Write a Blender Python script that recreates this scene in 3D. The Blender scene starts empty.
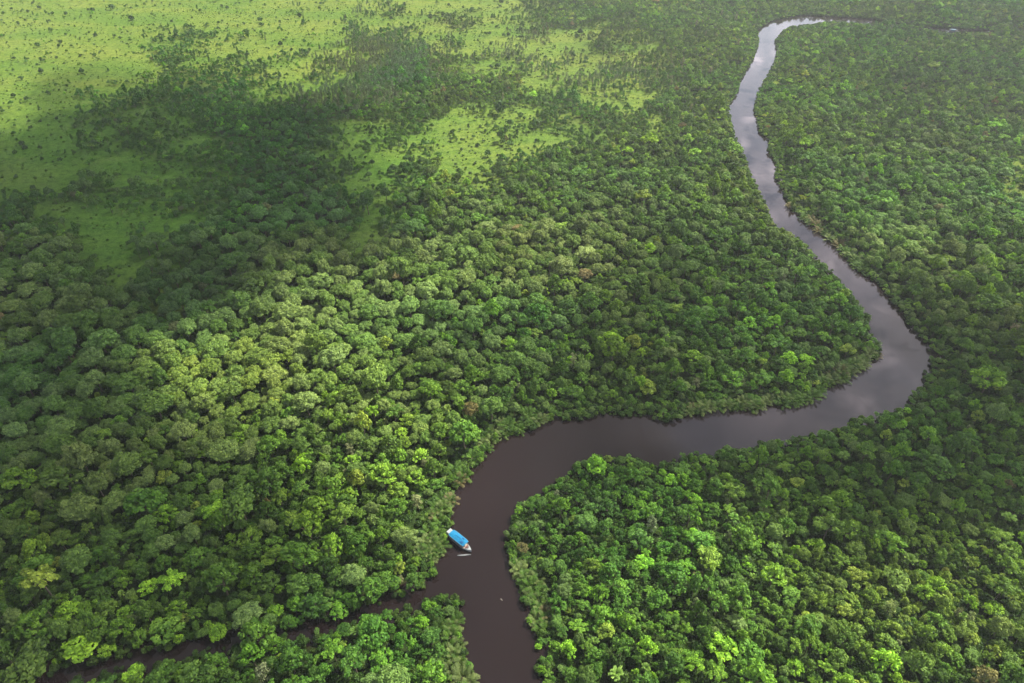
import bpy, math, random
import numpy as np
from mathutils import Vector, Matrix

random.seed(7)
rng = np.random.default_rng(7)
scene = bpy.context.scene
COL = scene.collection

# ------------------------------------------------------------------ camera
CAM_H = 300.0
PITCH = math.radians(38.0)
FPX = 682.67
W, H = 1024, 683
FWD = np.array([0, math.cos(PITCH), -math.sin(PITCH)])
UP = np.array([0, math.sin(PITCH), math.cos(PITCH)])

def ground(px, py, z=0.0):
    """photo pixel -> point on the horizontal plane z"""
    px = np.asarray(px, float); py = np.asarray(py, float)
    dx = (px - W / 2) / FPX
    dv = (H / 2 - py) / FPX
    dy = FWD[1] + UP[1] * dv
    dz = FWD[2] + UP[2] * dv
    dz = np.minimum(dz, -0.02)
    t = (z - CAM_H) / dz
    return np.stack([dx * t, dy * t, np.full_like(t, z)], -1)

def project(P):
    P = np.asarray(P, float)
    r = P - np.array([0, 0, CAM_H])
    zc = r @ FWD
    zc = np.where(zc < 1, 1, zc)
    return W / 2 + FPX * r[..., 0] / zc, H / 2 - FPX * (r @ UP) / zc, zc

cam = bpy.data.cameras.new("camera")
cam.sensor_width = 36
cam.lens = FPX / W * 36
cam.clip_start = 1
cam.clip_end = 30000
cam_o = bpy.data.objects.new("camera", cam)
cam_o.location = (0, 0, CAM_H)
cam_o.rotation_euler = (math.pi / 2 - PITCH, 0, 0)
COL.objects.link(cam_o)
scene.camera = cam_o

# ------------------------------------------------------------------ helpers
def tag(o, label=None, cat=None, group=None, kind=None):
    if label: o["label"] = label
    if cat: o["category"] = cat
    if group: o["group"] = group
    if kind: o["kind"] = kind
    return o

def mesh_np(name, verts, faces, mats=(), attrs=None, smooth=False):
    """faces: (n,4) or (n,3) array, or list of lists"""
    me = bpy.data.meshes.new(name)
    verts = np.asarray(verts, np.float32)
    if isinstance(faces, np.ndarray):
        n, k = faces.shape
        me.vertices.add(len(verts)); me.vertices.foreach_set("co", verts.ravel())
        me.loops.add(n * k); me.loops.foreach_set("vertex_index", faces.astype(np.int32).ravel())
        me.polygons.add(n)
        me.polygons.foreach_set("loop_start", np.arange(0, n * k, k, dtype=np.int32))
        me.polygons.foreach_set("loop_total", np.full(n, k, np.int32))
        me.update(calc_edges=True)
    else:
        me.from_pydata([tuple(map(float, v)) for v in verts], [], faces)
        me.update()
    for m in mats: me.materials.append(m)
    for nm, (dom, typ, val) in (attrs or {}).items():
        a = me.attributes.new(nm, typ, dom)
        key = {"FLOAT": "value", "INT": "value", "FLOAT_VECTOR": "vector", "FLOAT_COLOR": "color"}[typ]
        a.data.foreach_set(key, np.asarray(val, np.float32 if typ != "INT" else np.int32).ravel())
    if smooth:
        me.polygons.foreach_set("use_smooth", np.ones(len(me.polygons), bool))
    return me

def link(name, data, parent=None, loc=None):
    o = bpy.data.objects.new(name, data)
    if parent is not None: o.parent = parent
    if loc is not None: o.location = loc
    COL.objects.link(o)
    return o

class MB:
    def __init__(s): s.v, s.f = [], []
    def add(s, v, f):
        b = len(s.v); s.v += [tuple(x) for x in v]; s.f += [[i + b for i in q] for q in f]
    def box(s, c, size):
        x, y, z = c; a, b, d = [q / 2 for q in size]
        v = [(x + i * a, y + j * b, z + k * d) for k in (-1, 1) for i, j in ((-1, -1), (1, -1), (1, 1), (-1, 1))]
        s.add(v, [(3, 2, 1, 0), (4, 5, 6, 7), (0, 1, 5, 4), (1, 2, 6, 5), (2, 3, 7, 6), (3, 0, 4, 7)])
    def tube(s, pts, rad, n=7, cap=True):
        rings = []
        pts = [Vector(p) for p in pts]
        for i, p in enumerate(pts):
            d = (pts[min(i + 1, len(pts) - 1)] - pts[max(i - 1, 0)]).normalized()
            a = d.orthogonal().normalized(); b = d.cross(a)
            r = rad[i] if hasattr(rad, "__len__") else rad
            rings.append([p + (a * math.cos(t) + b * math.sin(t)) * r for t in [2 * math.pi * k / n for k in range(n)]])
        v = [q for r in rings for q in r]; f = []
        for i in range(len(rings) - 1):
            for k in range(n):
                f.append((i * n + k, i * n + (k + 1) % n, (i + 1) * n + (k + 1) % n, (i + 1) * n + k))
        if cap: f += [tuple(range(n - 1, -1, -1)), tuple((len(rings) - 1) * n + k for k in range(n))]
        s.add(v, f)
    def mesh(s, name, mat, smooth=False):
        return mesh_np(name, s.v, s.f, [mat], smooth=smooth)

def vnoise(x, y, seed=0):
    """smooth value noise 0..1"""
    xi = np.floor(x).astype(np.int64); yi = np.floor(y).astype(np.int64)
    fx = x - xi; fy = y - yi
    fx = fx * fx * (3 - 2 * fx); fy = fy * fy * (3 - 2 * fy)
    def h(a, b):
        n = (a * 374761393 + b * 668265263 + seed * 1442695041) & 0x7fffffff
        n = (n ^ (n >> 13)) * 1274126177 & 0x7fffffff
        n = n ^ (n >> 16)
        return (n & 0xffff) / 65535.0
    return (h(xi, yi) * (1 - fx) + h(xi + 1, yi) * fx) * (1 - fy) + (h(xi, yi + 1) * (1 - fx) + h(xi + 1, yi + 1) * fx) * fy

def fbm(x, y, scale, seed=0, octv=3):
    s = 0; a = 0; w = 1
    for k in range(octv):
        s = s + w * vnoise(x / scale * 2 ** k, y / scale * 2 ** k, seed + k * 17); a += w; w *= .5
    return s / a

# ------------------------------------------------------------------ what the photo shows, in photo pixels
LEFT = [(480,720),(478,683),(475,661),(471,652),(462.5,636),(463.5,624),(464.5,615),(463.5,608),(467,601),(463.5,595),(455.5,590),
        (451,591),(435,592)]
CREEK_LO = [(415,600),(397,606),(379,611.7),(343,620.6),(320,627),(298,632),(262,636),(235,640.5),(200,648),(170,656),(146,662),(120,664),(92,669),(65,678),(47,684),(-20,706)]
CREEK_UP = [(-30,699),(33,679),(69,668),(101,661),(150,652),(175,645),(200,640),(244,634),(271,629.6),(307,624),(343,615),(379,602.7),(406,596),(425,589),(434,582.5),(440,577.5),(440.5,569),(436,564)]
BANK_A = [(433,563),(440,559),(445.5,551),(450.7,542.5),(448,531),(455,527),(457,524),(453,511),(459,495.7),(465,484),(475,472),(485.5,460.5),(494,449),
          (504,439),(517.5,435),(525.5,431),(539,431),(547,423.5),(558.7,419),(568,421.5),(586,421.5),(597,416.5),(624.5,416),(642,417),(646,415),(653.7,421),
          (671,426),(685,421),(689,416),(704.5,415),(712,411),(747.5,411.5),(759.5,411),(767,405.5),(789,406.5),(812,402.5),(822,395.7),(832,386),(853,380),
          (867,368),(875,360.5),(882.6,356.6),(883.5,347),(875,335),(870,325.4),(872,316.6),(865,308),(859,300),(847.5,285),(837.7,277.5),(834,269.6),(818,256),
          (802.5,240),(789,230.5),(775,222.7),(769,207),(761,190),(751,171),(746,154),(735,132),(730,105),(739,93),(741,81.5),(754,60),(760,43),(758.5,30),(773,21),
          (804,15.5),(870,19),(878,20.5),(890,22.5),(921,27.5),(947,28.5),(969,30),(991,30.5)]
BANK_B = [(994,32.0),(969,31.8),(953,31.9),(940,31),(921,30.5),(890,26.5),(864,22.5),(830,20.5),(808,24),(792,25.5),(783,29),(774,39.5),(776,50.6),(774,60),(766,75.6),(757.6,89),(752.7,107),(756.6,124.5),
          (757.6,132),(768,142),(766,152),(775,163.5),(773,177),(781,193),(787,207),(798.6,217),(818,234.5),(837.7,248),(843.5,256),(857,271.6),(877,285),(890,301),(902,315.6),
          (906,325),(918,337),(927.5,351),(928.5,366),(920,372),(922.6,384),(908,392),(904,403.5),(888,407.4),(875,412),(849,418),(845.5,424),(826,430),(800,434),(778,438),
          (759,440.5),(743.6,447),(730,444.5),(714,446),(708,454),(697,449),(681,452),(669,460),(655.7,459),(648,462),(636,454),(593,453),(585,459),(567,464),(566.5,474),
          (545,482),(541,492),(525.5,496),(512,505.5),(505,509),(506,525),(501,540),(505,552),(507.5,560),(508,568),(519,577.5),(518,595),(520,607),(525,617),
          (526,628),(534,642),(531,659.5),(531,671),(538.5,681),(543,720)]
WATER_PX = np.array(LEFT + [(x, y - .8) for x, y in CREEK_LO] + [(x, y + (3.5 if x < 420 else 1)) for x, y in CREEK_UP] + BANK_A + BANK_B, float)

FAR = np.array([(870,19),(878,20.5),(890,22.5),(921,27.5),(940,29.2),(940,32),(921,31),(890,26.8),(872,23.5)], float)   # reach the trees hide
def inpoly(px, py, poly):
    px = np.asarray(px); py = np.asarray(py)
    r = np.zeros(px.shape, bool)
    n = len(poly)
    for i in range(n):
        x1, y1 = poly[i]; x2, y2 = poly[(i + 1) % n]
        if y1 == y2: continue
        c = (y1 > py) != (y2 > py)
        r ^= c & (px < (x2 - x1) * (py - y1) / (y2 - y1) + x1)
    return r

def segdist(x, y, line, closed=True):
    d = np.full(x.shape, 1e9)
    n = len(line)
    for i in range(n if closed else n - 1):
        ax, ay = line[i]; bx, by = line[(i + 1) % n]
        ex, ey = bx - ax, by - ay
        t = np.clip(((x - ax) * ex + (y - ay) * ey) / (ex * ex + ey * ey + 1e-9), 0, 1)
        d = np.minimum(d, (x - ax - t * ex) ** 2 + (y - ay - t * ey) ** 2)
    return np.sqrt(d)

WATER_G = ground(WATER_PX[:, 0], WATER_PX[:, 1])[:, :2]

def sdist(x, y):
    """metres outside the visible water (negative inside)"""
    d = segdist(x, y, WATER_G)
    return np.where(inpoly(x, y, WATER_G), -d, d)

# tree cover of the open country: 25 x 15 px cells, 0 open .. 9 closed forest
COVER = """
1111111111112325222246899999
1111111111132333256468998999
1111113655221365532245269888
1111136654245468855455254669
1111233664444579986444555689
1123346777554489999993467799
0023567788666699999999943399
0116667778888898884343397599
0116655388888546733323367859
0106655358888434643222567899
0105456556888433662234789999
0115437567888544743378999999
0115566668888645874489999999
2356633668999955899999999999
7653234568999976999999999999
8852345489999944999999999999
9942344887899945999999999999
9995533778999999999999999999
9997654488799999999999999999
9999754678999999999999999999
9999975578999999999999999999
9999997789999999999999999999
""".split()
COVER = np.array([[int(c) for c in r] for r in COVER], float) / 9
COVER[1:6, 23:26] *= .88
COVER[7, 18:24] = [.5, .4, .5, .6, .85, 1]; COVER[8, 17:24] = [.4, .3, .35, .3, .45, .75, .8]; COVER[9, 17:21] = [.3, .25, .3, .6]

def bil(tab, fx, fy):
    h, w = tab.shape
    fx = np.clip(fx, 0, w - 1.001); fy = np.clip(fy, 0, h - 1.001)
    i = fx.astype(int); j = fy.astype(int); u = fx - i; v = fy - j
    return (tab[j, i] * (1 - u) + tab[j, i + 1] * u) * (1 - v) + (tab[j + 1, i] * (1 - u) + tab[j + 1, i + 1] * u) * v

def cover(px, py):
    px = np.asarray(px, float); py = np.asarray(py, float)
    qx = px + 30 * (vnoise(px / 21, py / 12, 5) - .5) + 14 * (vnoise(px / 8, py / 4.5, 6) - .5)
    qy = py + 16 * (vnoise(px / 21, py / 12, 7) - .5) + 7 * (vnoise(px / 8, py / 4.5, 8) - .5)
    k = py < 320
    px = np.where(k, qx, px); py = np.where(k, qy, py)
    c = bil(COVER, (px - 12.5) / 25, (py - 7.5) / 15)
    c = np.where((px > 695) | (py > 335), 1.0, c)
    c = np.where((px > 1000) & (py > 150) & (py < 205), 0.75, c)
    return c

# how much of the sun gets through the clouds: 32 x 31 px cells, 9 = clear
SUNMAP = """
99999999999999999888777888765443
99999999999999998766555677544444
96555556899999999999655644333443
72222222223699999999999777765544
22222222233479999999998888888876
22222222223469999999998777888887
22222222222236987899876667888886
22222222222236889987555556898665
22222222222478899986444455677554
22222234588888998754344455544444
22222346799986566543444454443333
22235889999754555433444555443333
22237998899755665544444554333322
22234566789877765444444444332222
33333344568899875433333333222222
33333334567899876544443332222222
33333333457998876666677753333334
33333333445687677777899875444566
33333333344566678888889998777888
44444443444555677777888999888999
44444444555556666667778888999988
44444444666666666666667777898777
""".split()
SUNMAP = np.array([[int(c) for c in r] for r in SUNMAP], float)
SUNMAP[:4, 20:] = SUNMAP[:4, 20:] * .8 + 2.1
SUNMAP[12:22, :9] -= .9
SUNMAP[3:9, :12] += .35
SUNMAP[4:10, 21:] = np.minimum(SUNMAP[4:10, 21:] + .9, 9)
SUNMAP[2:8, 12:] = np.minimum(SUNMAP[2:8, 12:] + .6, 9)
SUNMAP[11:14, 4:12] = np.minimum(SUNMAP[11:14, 4:12] + .6, 9)

# ------------------------------------------------------------------ sun, sky, haze
SUN_EL = math.radians(52)
SUN_AZ = math.radians(60)          # clockwise from +Y (away from the camera)
SDIR = np.array([math.sin(SUN_AZ) * math.cos(SUN_EL), math.cos(SUN_AZ) * math.cos(SUN_EL), math.sin(SUN_EL)])
sun = bpy.data.lights.new("sun", "SUN")
sun.energy = 5.0
sun.angle = math.radians(0.55)
sun.color = (1.0, 0.93, 0.79)
sun_o = link("sun", sun)
sun_o.rotation_euler = Vector(SDIR).to_track_quat("Z", "Y").to_euler()

world = bpy.data.worlds.new("World")
scene.world = world
world.use_nodes = True
nt = world.node_tree
nt.nodes.clear()
N = nt.nodes.new; L = nt.links.new
out = N("ShaderNodeOutputWorld"); bg = N("ShaderNodeBackground"); sky = N("ShaderNodeTexSky")
sky.sky_type = "NISHITA"; sky.sun_disc = False
sky.sun_elevation = SUN_EL; sky.sun_rotation = SUN_AZ
sky.air_density = 1.2; sky.dust_density = 2.5; sky.altitude = 300
tc = N("ShaderNodeTexCoord"); sep = N("ShaderNodeSeparateXYZ"); L(tc.outputs["Generated"], sep.inputs[0])
# cloud deck of the far sky: the view direction is carried to a plane overhead
mx = N("ShaderNodeMath"); mx.operation = "MAXIMUM"; mx.inputs[1].default_value = 0.06; L(sep.outputs[2], mx.inputs[0])
dv = N("ShaderNodeVectorMath"); dv.operation = "DIVIDE"; L(tc.outputs["Generated"], dv.inputs[0])
cb = N("ShaderNodeCombineXYZ"); [L(mx.outputs[0], cb.inputs[i]) for i in range(3)]; L(cb.outputs[0], dv.inputs[1])
nz = N("ShaderNodeTexNoise"); nz.inputs["Scale"].default_value = 7.0; nz.inputs["Detail"].default_value = 7; nz.inputs["Roughness"].default_value = .55
L(dv.outputs[0], nz.inputs["Vector"])
rp = N("ShaderNodeValToRGB"); rp.color_ramp.elements[0].position = .49; rp.color_ramp.elements[1].position = .61
L(nz.outputs["Fac"], rp.inputs[0])
mixc = N("ShaderNodeMix"); mixc.data_type = "RGBA"
L(rp.outputs[0], mixc.inputs["Factor"]); L(sky.outputs[0], mixc.inputs["A"]); cr = N("ShaderNodeValToRGB"); L(sep.outputs[2], cr.inputs[0])   # clouds: sunlit flanks low in the sky, grey bases overhead
for e, (pos, c) in zip(cr.color_ramp.elements, ((.58, (1.12, 1.0, 1.08, 1)), (.86, (.17, .17, .20, 1)))): e.position = pos; e.color = c
cs = N("ShaderNodeMix"); cs.data_type = "RGBA"; cs.blend_type = "MULTIPLY"; cs.inputs["Factor"].default_value = 1; cs.inputs["B"].default_value = (18, 18, 18, 1)
L(cr.outputs[0], cs.inputs["A"]); L(cs.outputs["Result"], mixc.inputs["B"])
L(mixc.outputs["Result"], bg.inputs["Color"]); bg.inputs["Strength"].default_value = 0.06
L(bg.outputs[0], out.inputs["Surface"])

def new_mat(name):
    m = bpy.data.materials.new(name); m.use_nodes = True
    m.node_tree.nodes.clear()
    return m, m.node_tree.nodes.new, m.node_tree.links.new

def volume_mat(name, color, density, aniso):
    m, N, L = new_mat(name)
    o = N("ShaderNodeOutputMaterial"); v = N("ShaderNodeVolumePrincipled")
    v.inputs["Color"].default_value = (*color, 1); v.inputs["Density"].default_value = density
    v.inputs["Anisotropy"].default_value = aniso
    L(v.outputs[0], o.inputs["Volume"])
    m.cycles.homogeneous_volume = True
    return m

HAZE = 0.00005
mb = MB(); mb.box((0, 2000, (CAM_H + 6 - 4) / 2), (14200, 14200, CAM_H + 6 + 4))
hz = link("haze", mb.mesh("haze", volume_mat("haze_air", (.86, .92, 1.0), HAZE, .3)))
tag(hz, kind="stuff")

# ------------------------------------------------------------------ clouds that shade the country
CL_Z = 640.0
def build_clouds():
    step = 22.0
    xs = np.arange(-1750, 1751, step); ys = np.arange(60, 1900, step)
    X, Y = np.meshgrid(xs, ys)
    px, py, _ = project(np.stack([X, Y, np.full_like(X, 8.0)], -1))
    jx = (fbm(X, Y, 90, 3) - .5) * 1.2; jy = (fbm(X, Y, 90, 9) - .5) * 1.2
    v = bil(SUNMAP, (px - 16) / 32 + jx, (py - 15.5) / 31 + jy)
    w = np.clip((v - .8 + (fbm(X, Y, 38, 4) - .5) * 1.6) / 7.6, 0, 1)
    T = np.clip(.3 * w + .7 * w * w * (3 - 2 * w), .09, 1)
    sigma = 0.05
    t = -np.log(T) / sigma * math.sin(SUN_EL)
    t *= 0.85 + .3 * fbm(X, Y, 60, 21)
    t[t < 1.2] = 0
    t[0, :] = t[-1, :] = 0; t[:, 0] = t[:, -1] = 0
    sh = SDIR[:2] / SDIR[2] * CL_Z
    ny, nx = X.shape
    verts = []; top = -np.ones((ny, nx), int); bot = -np.ones((ny, nx), int)
    for j in range(ny):
        for i in range(nx):
            bot[j, i] = len(verts)
            verts.append((X[j, i] + sh[0], Y[j, i] + sh[1], CL_Z - .3 * t[j, i]))
            if t[j, i] > 0:
                top[j, i] = len(verts)
                verts.append((X[j, i] + sh[0], Y[j, i] + sh[1], CL_Z + .7 * t[j, i]))
            else:
                top[j, i] = bot[j, i]
    f = []
    for j in range(ny - 1):
        for i in range(nx - 1):
            a = [(j, i), (j, i + 1), (j + 1, i + 1), (j + 1, i)]
            if max(t[q] for q in a) <= 0: continue
            f.append([top[q] for q in a]); f.append([bot[q] for q in reversed(a)])
    me = mesh_np("clouds", verts, f, [volume_mat("cloud_vapour", (.55, .55, .57), sigma, 0)], smooth=True)
    return tag(link("clouds", me), kind="stuff")
build_clouds()

# ------------------------------------------------------------------ materials
def leaf_material():
    m, N, L = new_mat("foliage")
    o = N("ShaderNodeOutputMaterial")
    at = N("ShaderNodeAttribute"); at.attribute_type = "INSTANCER"; at.attribute_name = "tint"
    cl = N("ShaderNodeAttribute"); cl.attribute_type = "GEOMETRY"; cl.attribute_name = "clump"
    hs = N("ShaderNodeHueSaturation")
    mr = N("ShaderNodeMapRange"); mr.inputs["To Min"].default_value = .5; mr.inputs["To Max"].default_value = 1.5
    L(cl.outputs["Fac"], mr.inputs["Value"]); L(mr.outputs[0], hs.inputs["Value"])
    mh = N("ShaderNodeMapRange"); mh.inputs["To Min"].default_value = .512; mh.inputs["To Max"].default_value = .486
    L(cl.outputs["Fac"], mh.inputs["Value"]); L(mh.outputs[0], hs.inputs["Hue"])
    L(at.outputs["Color"], hs.inputs["Color"])
    p = N("ShaderNodeBsdfPrincipled"); p.inputs["Roughness"].default_value = .6; p.inputs["Specular IOR Level"].default_value = .14
    L(hs.outputs[0], p.inputs["Base Color"])
    tr = N("ShaderNodeBsdfTranslucent")
    h2 = N("ShaderNodeHueSaturation"); h2.inputs["Hue"].default_value = .485; h2.inputs["Saturation"].default_value = 1.15; h2.inputs["Value"].default_value = 1.2
    L(hs.outputs[0], h2.inputs["Color"]); L(h2.outputs[0], tr.inputs["Color"])
    mx = N("ShaderNodeMixShader"); mx.inputs[0].default_value = .22
    L(p.outputs[0], mx.inputs[1]); L(tr.outputs[0], mx.inputs[2]); L(mx.outputs[0], o.inputs[0])
    return m
M_LEAF = leaf_material()

def plain(name, color, rough=.6, spec=.5, metal=0, noise=None):
    m, N, L = new_mat(name)
    o = N("ShaderNodeOutputMaterial"); p = N("ShaderNodeBsdfPrincipled")
    p.inputs["Roughness"].default_value = rough; p.inputs["Specular IOR Level"].default_value = spec; p.inputs["Metallic"].default_value = metal
    p.inputs["Base Color"].default_value = (*color, 1)
    if noise:
        sc, amt = noise
        t = N("ShaderNodeTexCoord"); n = N("ShaderNodeTexNoise"); n.inputs["Scale"].default_value = sc; n.inputs["Detail"].default_value = 5
        L(t.outputs["Object"], n.inputs["Vector"])
        mr = N("ShaderNodeMapRange"); mr.inputs["From Min"].default_value = .3; mr.inputs["From Max"].default_value = .7
        mr.inputs["To Min"].default_value = 1 - amt; mr.inputs["To Max"].default_value = 1 + amt
        L(n.outputs["Fac"], mr.inputs["Value"])
        h = N("ShaderNodeHueSaturation"); h.inputs["Color"].default_value = (*color, 1); L(mr.outputs[0], h.inputs["Value"]); L(h.outputs[0], p.inputs["Base Color"])
    L(p.outputs[0], o.inputs[0])
    return m
M_BARK = plain("bark", (.085, .07, .05), .9, .2, noise=(2.0, .35))

def ground_material():
    m, N, L = new_mat("swamp_ground")
    o = N("ShaderNodeOutputMaterial"); p = N("ShaderNodeBsdfPrincipled")
    p.inputs["Roughness"].default_value = .9; p.inputs["Specular IOR Level"].default_value = 0
    geo = N("ShaderNodeNewGeometry")
    def noise(scale, detail=4, rough=.55, vec=None):
        n = N("ShaderNodeTexNoise"); n.inputs["Scale"].default_value = scale; n.inputs["Detail"].default_value = detail; n.inputs["Roughness"].default_value = rough
        L(vec or geo.outputs["Position"], n.inputs["Vector"]); return n.outputs["Fac"]
    def ramp(f, *st):
        r = N("ShaderNodeValToRGB")
        while len(r.color_ramp.elements) < len(st): r.color_ramp.elements.new(.5)
        for e, (pos, c) in zip(r.color_ramp.elements, st): e.position = pos; e.color = (*c, 1)
        L(f, r.inputs[0]); return r.outputs[0]
    def mix(f, a, b, mode="MIX"):
        x = N("ShaderNodeMix"); x.data_type = "RGBA"; x.blend_type = mode
        if isinstance(f, float): x.inputs["Factor"].default_value = f
        else: L(f, x.inputs["Factor"])
        L(a, x.inputs["A"]); L(b, x.inputs["B"]); return x.outputs["Result"]
    mp = N("ShaderNodeMapping"); mp.inputs["Scale"].default_value = (.5, 1, 1); mp.inputs["Rotation"].default_value = (0, 0, .35); L(geo.outputs["Position"], mp.inputs["Vector"])
    big = ramp(noise(.011, 6, .62, mp.outputs[0]), (.30, (.047, .092, .016)), (.45, (.065, .106, .019)), (.58, (.091, .121, .024)), (.72, (.064, .110, .019)))
    fine = ramp(noise(.16, 6, .7), (.32, (.34, .44, .36)), (.5, (1, 1, 1)), (.68, (1.4, 1.32, 1.15)))
    alu = N("ShaderNodeAttribute"); alu.attribute_name = "greener"
    green_grass = ramp(noise(.03, 6, .62, mp.outputs[0]), (.32, (.034, .084, .012)), (.5, (.045, .102, .015)), (.68, (.060, .116, .020)))
    big = mix(alu.outputs["Fac"], big, green_grass)
    grass = mix(1.0, big, fine, "MULTIPLY")
    tuft = ramp(noise(.045, 5, .6), (.58, (0, 0, 0)), (.70, (1, 1, 1)))
    sedge = ramp(noise(.7, 3), (.3, (.05, .085, .02)), (.7, (.08, .12, .03)))
    tf = N("ShaderNodeMath"); tf.operation = "MULTIPLY"; tf.inputs[1].default_value = .8; L(tuft, tf.inputs[0])
    grass = mix(tf.outputs[0], grass, sedge)
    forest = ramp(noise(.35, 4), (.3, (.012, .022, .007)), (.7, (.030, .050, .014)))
    mud = ramp(noise(.5, 4), (.3, (.025, .015, .010)), (.7, (.055, .034, .022)))
    aop = N("ShaderNodeAttribute"); aop.attribute_name = "open"
    amu = N("ShaderNodeAttribute"); amu.attribute_name = "mud"
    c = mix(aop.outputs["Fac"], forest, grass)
    c = mix(amu.outputs["Fac"], c, mud)
    L(c, p.inputs["Base Color"])
    bp = N("ShaderNodeBump"); bp.inputs["Strength"].default_value = 1.0; bp.inputs["Distance"].default_value = 1.4
    L(noise(.45, 6, .7), bp.inputs["Height"]); L(bp.outputs[0], p.inputs["Normal"])
    L(p.outputs[0], o.inputs[0])
    return m

def water_material():
    m, N, L = new_mat("blackwater")
    o = N("ShaderNodeOutputMaterial"); p = N("ShaderNodeBsdfPrincipled")
    p.inputs["Base Color"].default_value = (.0095, .0060, .0064, 1)
    p.inputs["Roughness"].default_value = .045; p.inputs["IOR"].default_value = 1.40
    geo = N("ShaderNodeNewGeometry")
    n1 = N("ShaderNodeTexNoise"); n1.inputs["Scale"].default_value = .9; n1.inputs["Detail"].default_value = 3
    n2 = N("ShaderNodeTexNoise"); n2.inputs["Scale"].default_value = .035; n2.inputs["Detail"].default_value = 4; n2.inputs["Distortion"].default_value = 1.5
    L(geo.outputs["Position"], n1.inputs["Vector"]); L(geo.outputs["Position"], n2.inputs["Vector"])
    r = N("ShaderNodeMapRange"); r.inputs["From Min"].default_value = .42; r.inputs["From Max"].default_value = .62; r.inputs["To Min"].default_value = .04; r.inputs["To Max"].default_value = .14
    L(n2.outputs["Fac"], r.inputs["Value"]); L(r.outputs[0], p.inputs["Roughness"])
    b = N("ShaderNodeBump"); b.inputs["Strength"].default_value = .25; b.inputs["Distance"].default_value = .02
    L(n1.outputs["Fac"], b.inputs["Height"]); L(b.outputs[0], p.inputs["Normal"])
    L(p.outputs[0], o.inputs[0])
    return m

# ------------------------------------------------------------------ ground and river
def build_ground():
    def axis(lo, hi, step, far_lo, far_hi):
        a = list(np.arange(lo, hi + .1, step)); s = step
        while a[-1] < far_hi: s *= 1.5; a.append(min(a[-1] + s, far_hi))
        s = step
        while a[0] > far_lo: s *= 1.5; a.insert(0, max(a[0] - s, far_lo))
        return np.array(a)
    xs = axis(-1300, 1500, 5.0, -7000, 7000); ys = axis(20, 1650, 5.0, -5000, 9000)
    X, Y = np.meshgrid(xs, ys)
    sd = sdist(X, Y)
    k = np.clip((sd - 4.5) / 6.0, 0, 1)
    k = k * k * (3 - 2 * k)
    Z = -1.6 + k * (2.1 + .5 * fbm(X, Y, 40, 5))
    px, py, zc = project(np.stack([X, Y, Z], -1))
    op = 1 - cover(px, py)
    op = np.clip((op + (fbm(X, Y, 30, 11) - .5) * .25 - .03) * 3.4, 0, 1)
    op = np.where((Y < 80) | (py > 345), 0, op)
    mud = np.clip(1 - (sd - 4.0) / 7.0, 0, 1)
    greener = np.clip(np.exp(-(((px - 190) / 270) ** 2 + ((py - 190) / 95) ** 4)) * 1.2 + (fbm(X, Y, 60, 83) - .5) * .8, 0, 1)   # greener grass colour over the upper-left meadow
    ny, nx = X.shape
    idx = np.arange(ny * nx).reshape(ny, nx)
    f = np.stack([idx[:-1, :-1], idx[:-1, 1:], idx[1:, 1:], idx[1:, :-1]], -1).reshape(-1, 4)
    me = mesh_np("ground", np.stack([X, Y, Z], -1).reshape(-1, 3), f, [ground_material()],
                 {"open": ("POINT", "FLOAT", op), "mud": ("POINT", "FLOAT", mud), "greener": ("POINT", "FLOAT", greener)}, smooth=True)
    tag(link("ground", me), kind="structure")
    xs = np.arange(-520, 1320, 8.0); ys = np.arange(60, 1500, 8.0)
    X, Y = np.meshgrid(xs, ys)
    near = sdist(X, Y) < 22
    ny, nx = X.shape
    idx = np.arange(ny * nx).reshape(ny, nx)
    keep = near[:-1, :-1] | near[1:, 1:] | near[:-1, 1:] | near[1:, :-1]
    f = np.stack([idx[:-1, :-1], idx[:-1, 1:], idx[1:, 1:], idx[1:, :-1]], -1)[keep]
    used = np.unique(f); remap = -np.ones(ny * nx, int); remap[used] = np.arange(len(used))
    v = np.stack([X, Y, np.zeros_like(X)], -1).reshape(-1, 3)[used]
    me = mesh_np("river", v, remap[f], [water_material()])
    tag(link("river", me), kind="structure")
build_ground()

# ------------------------------------------------------------------ crowns
def leaf_quads(centers, normals, size, rnd, clump):
    """one small folded leaf spray (a diamond of two triangles' worth) per centre"""
    n = len(centers)
    nrm = normals / np.linalg.norm(normals, axis=1, keepdims=True)
    ref = rnd.normal(size=(n, 3))
    a = np.cross(nrm, ref); a /= np.linalg.norm(a, axis=1, keepdims=True) + 1e-9
    b = np.cross(nrm, a)
    la = (size * rnd.uniform(.7, 1.3, n))[:, None]; lb = (size * rnd.uniform(.45, .8, n))[:, None]
    bend = nrm * la * rnd.uniform(-.15, .35, n)[:, None]
    v = np.stack([centers - a * la, centers - b * lb + bend, centers + a * la, centers + b * lb + bend], 1).reshape(-1, 3)
    f = np.arange(4 * n).reshape(n, 4)
    return v, f, clump

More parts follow.
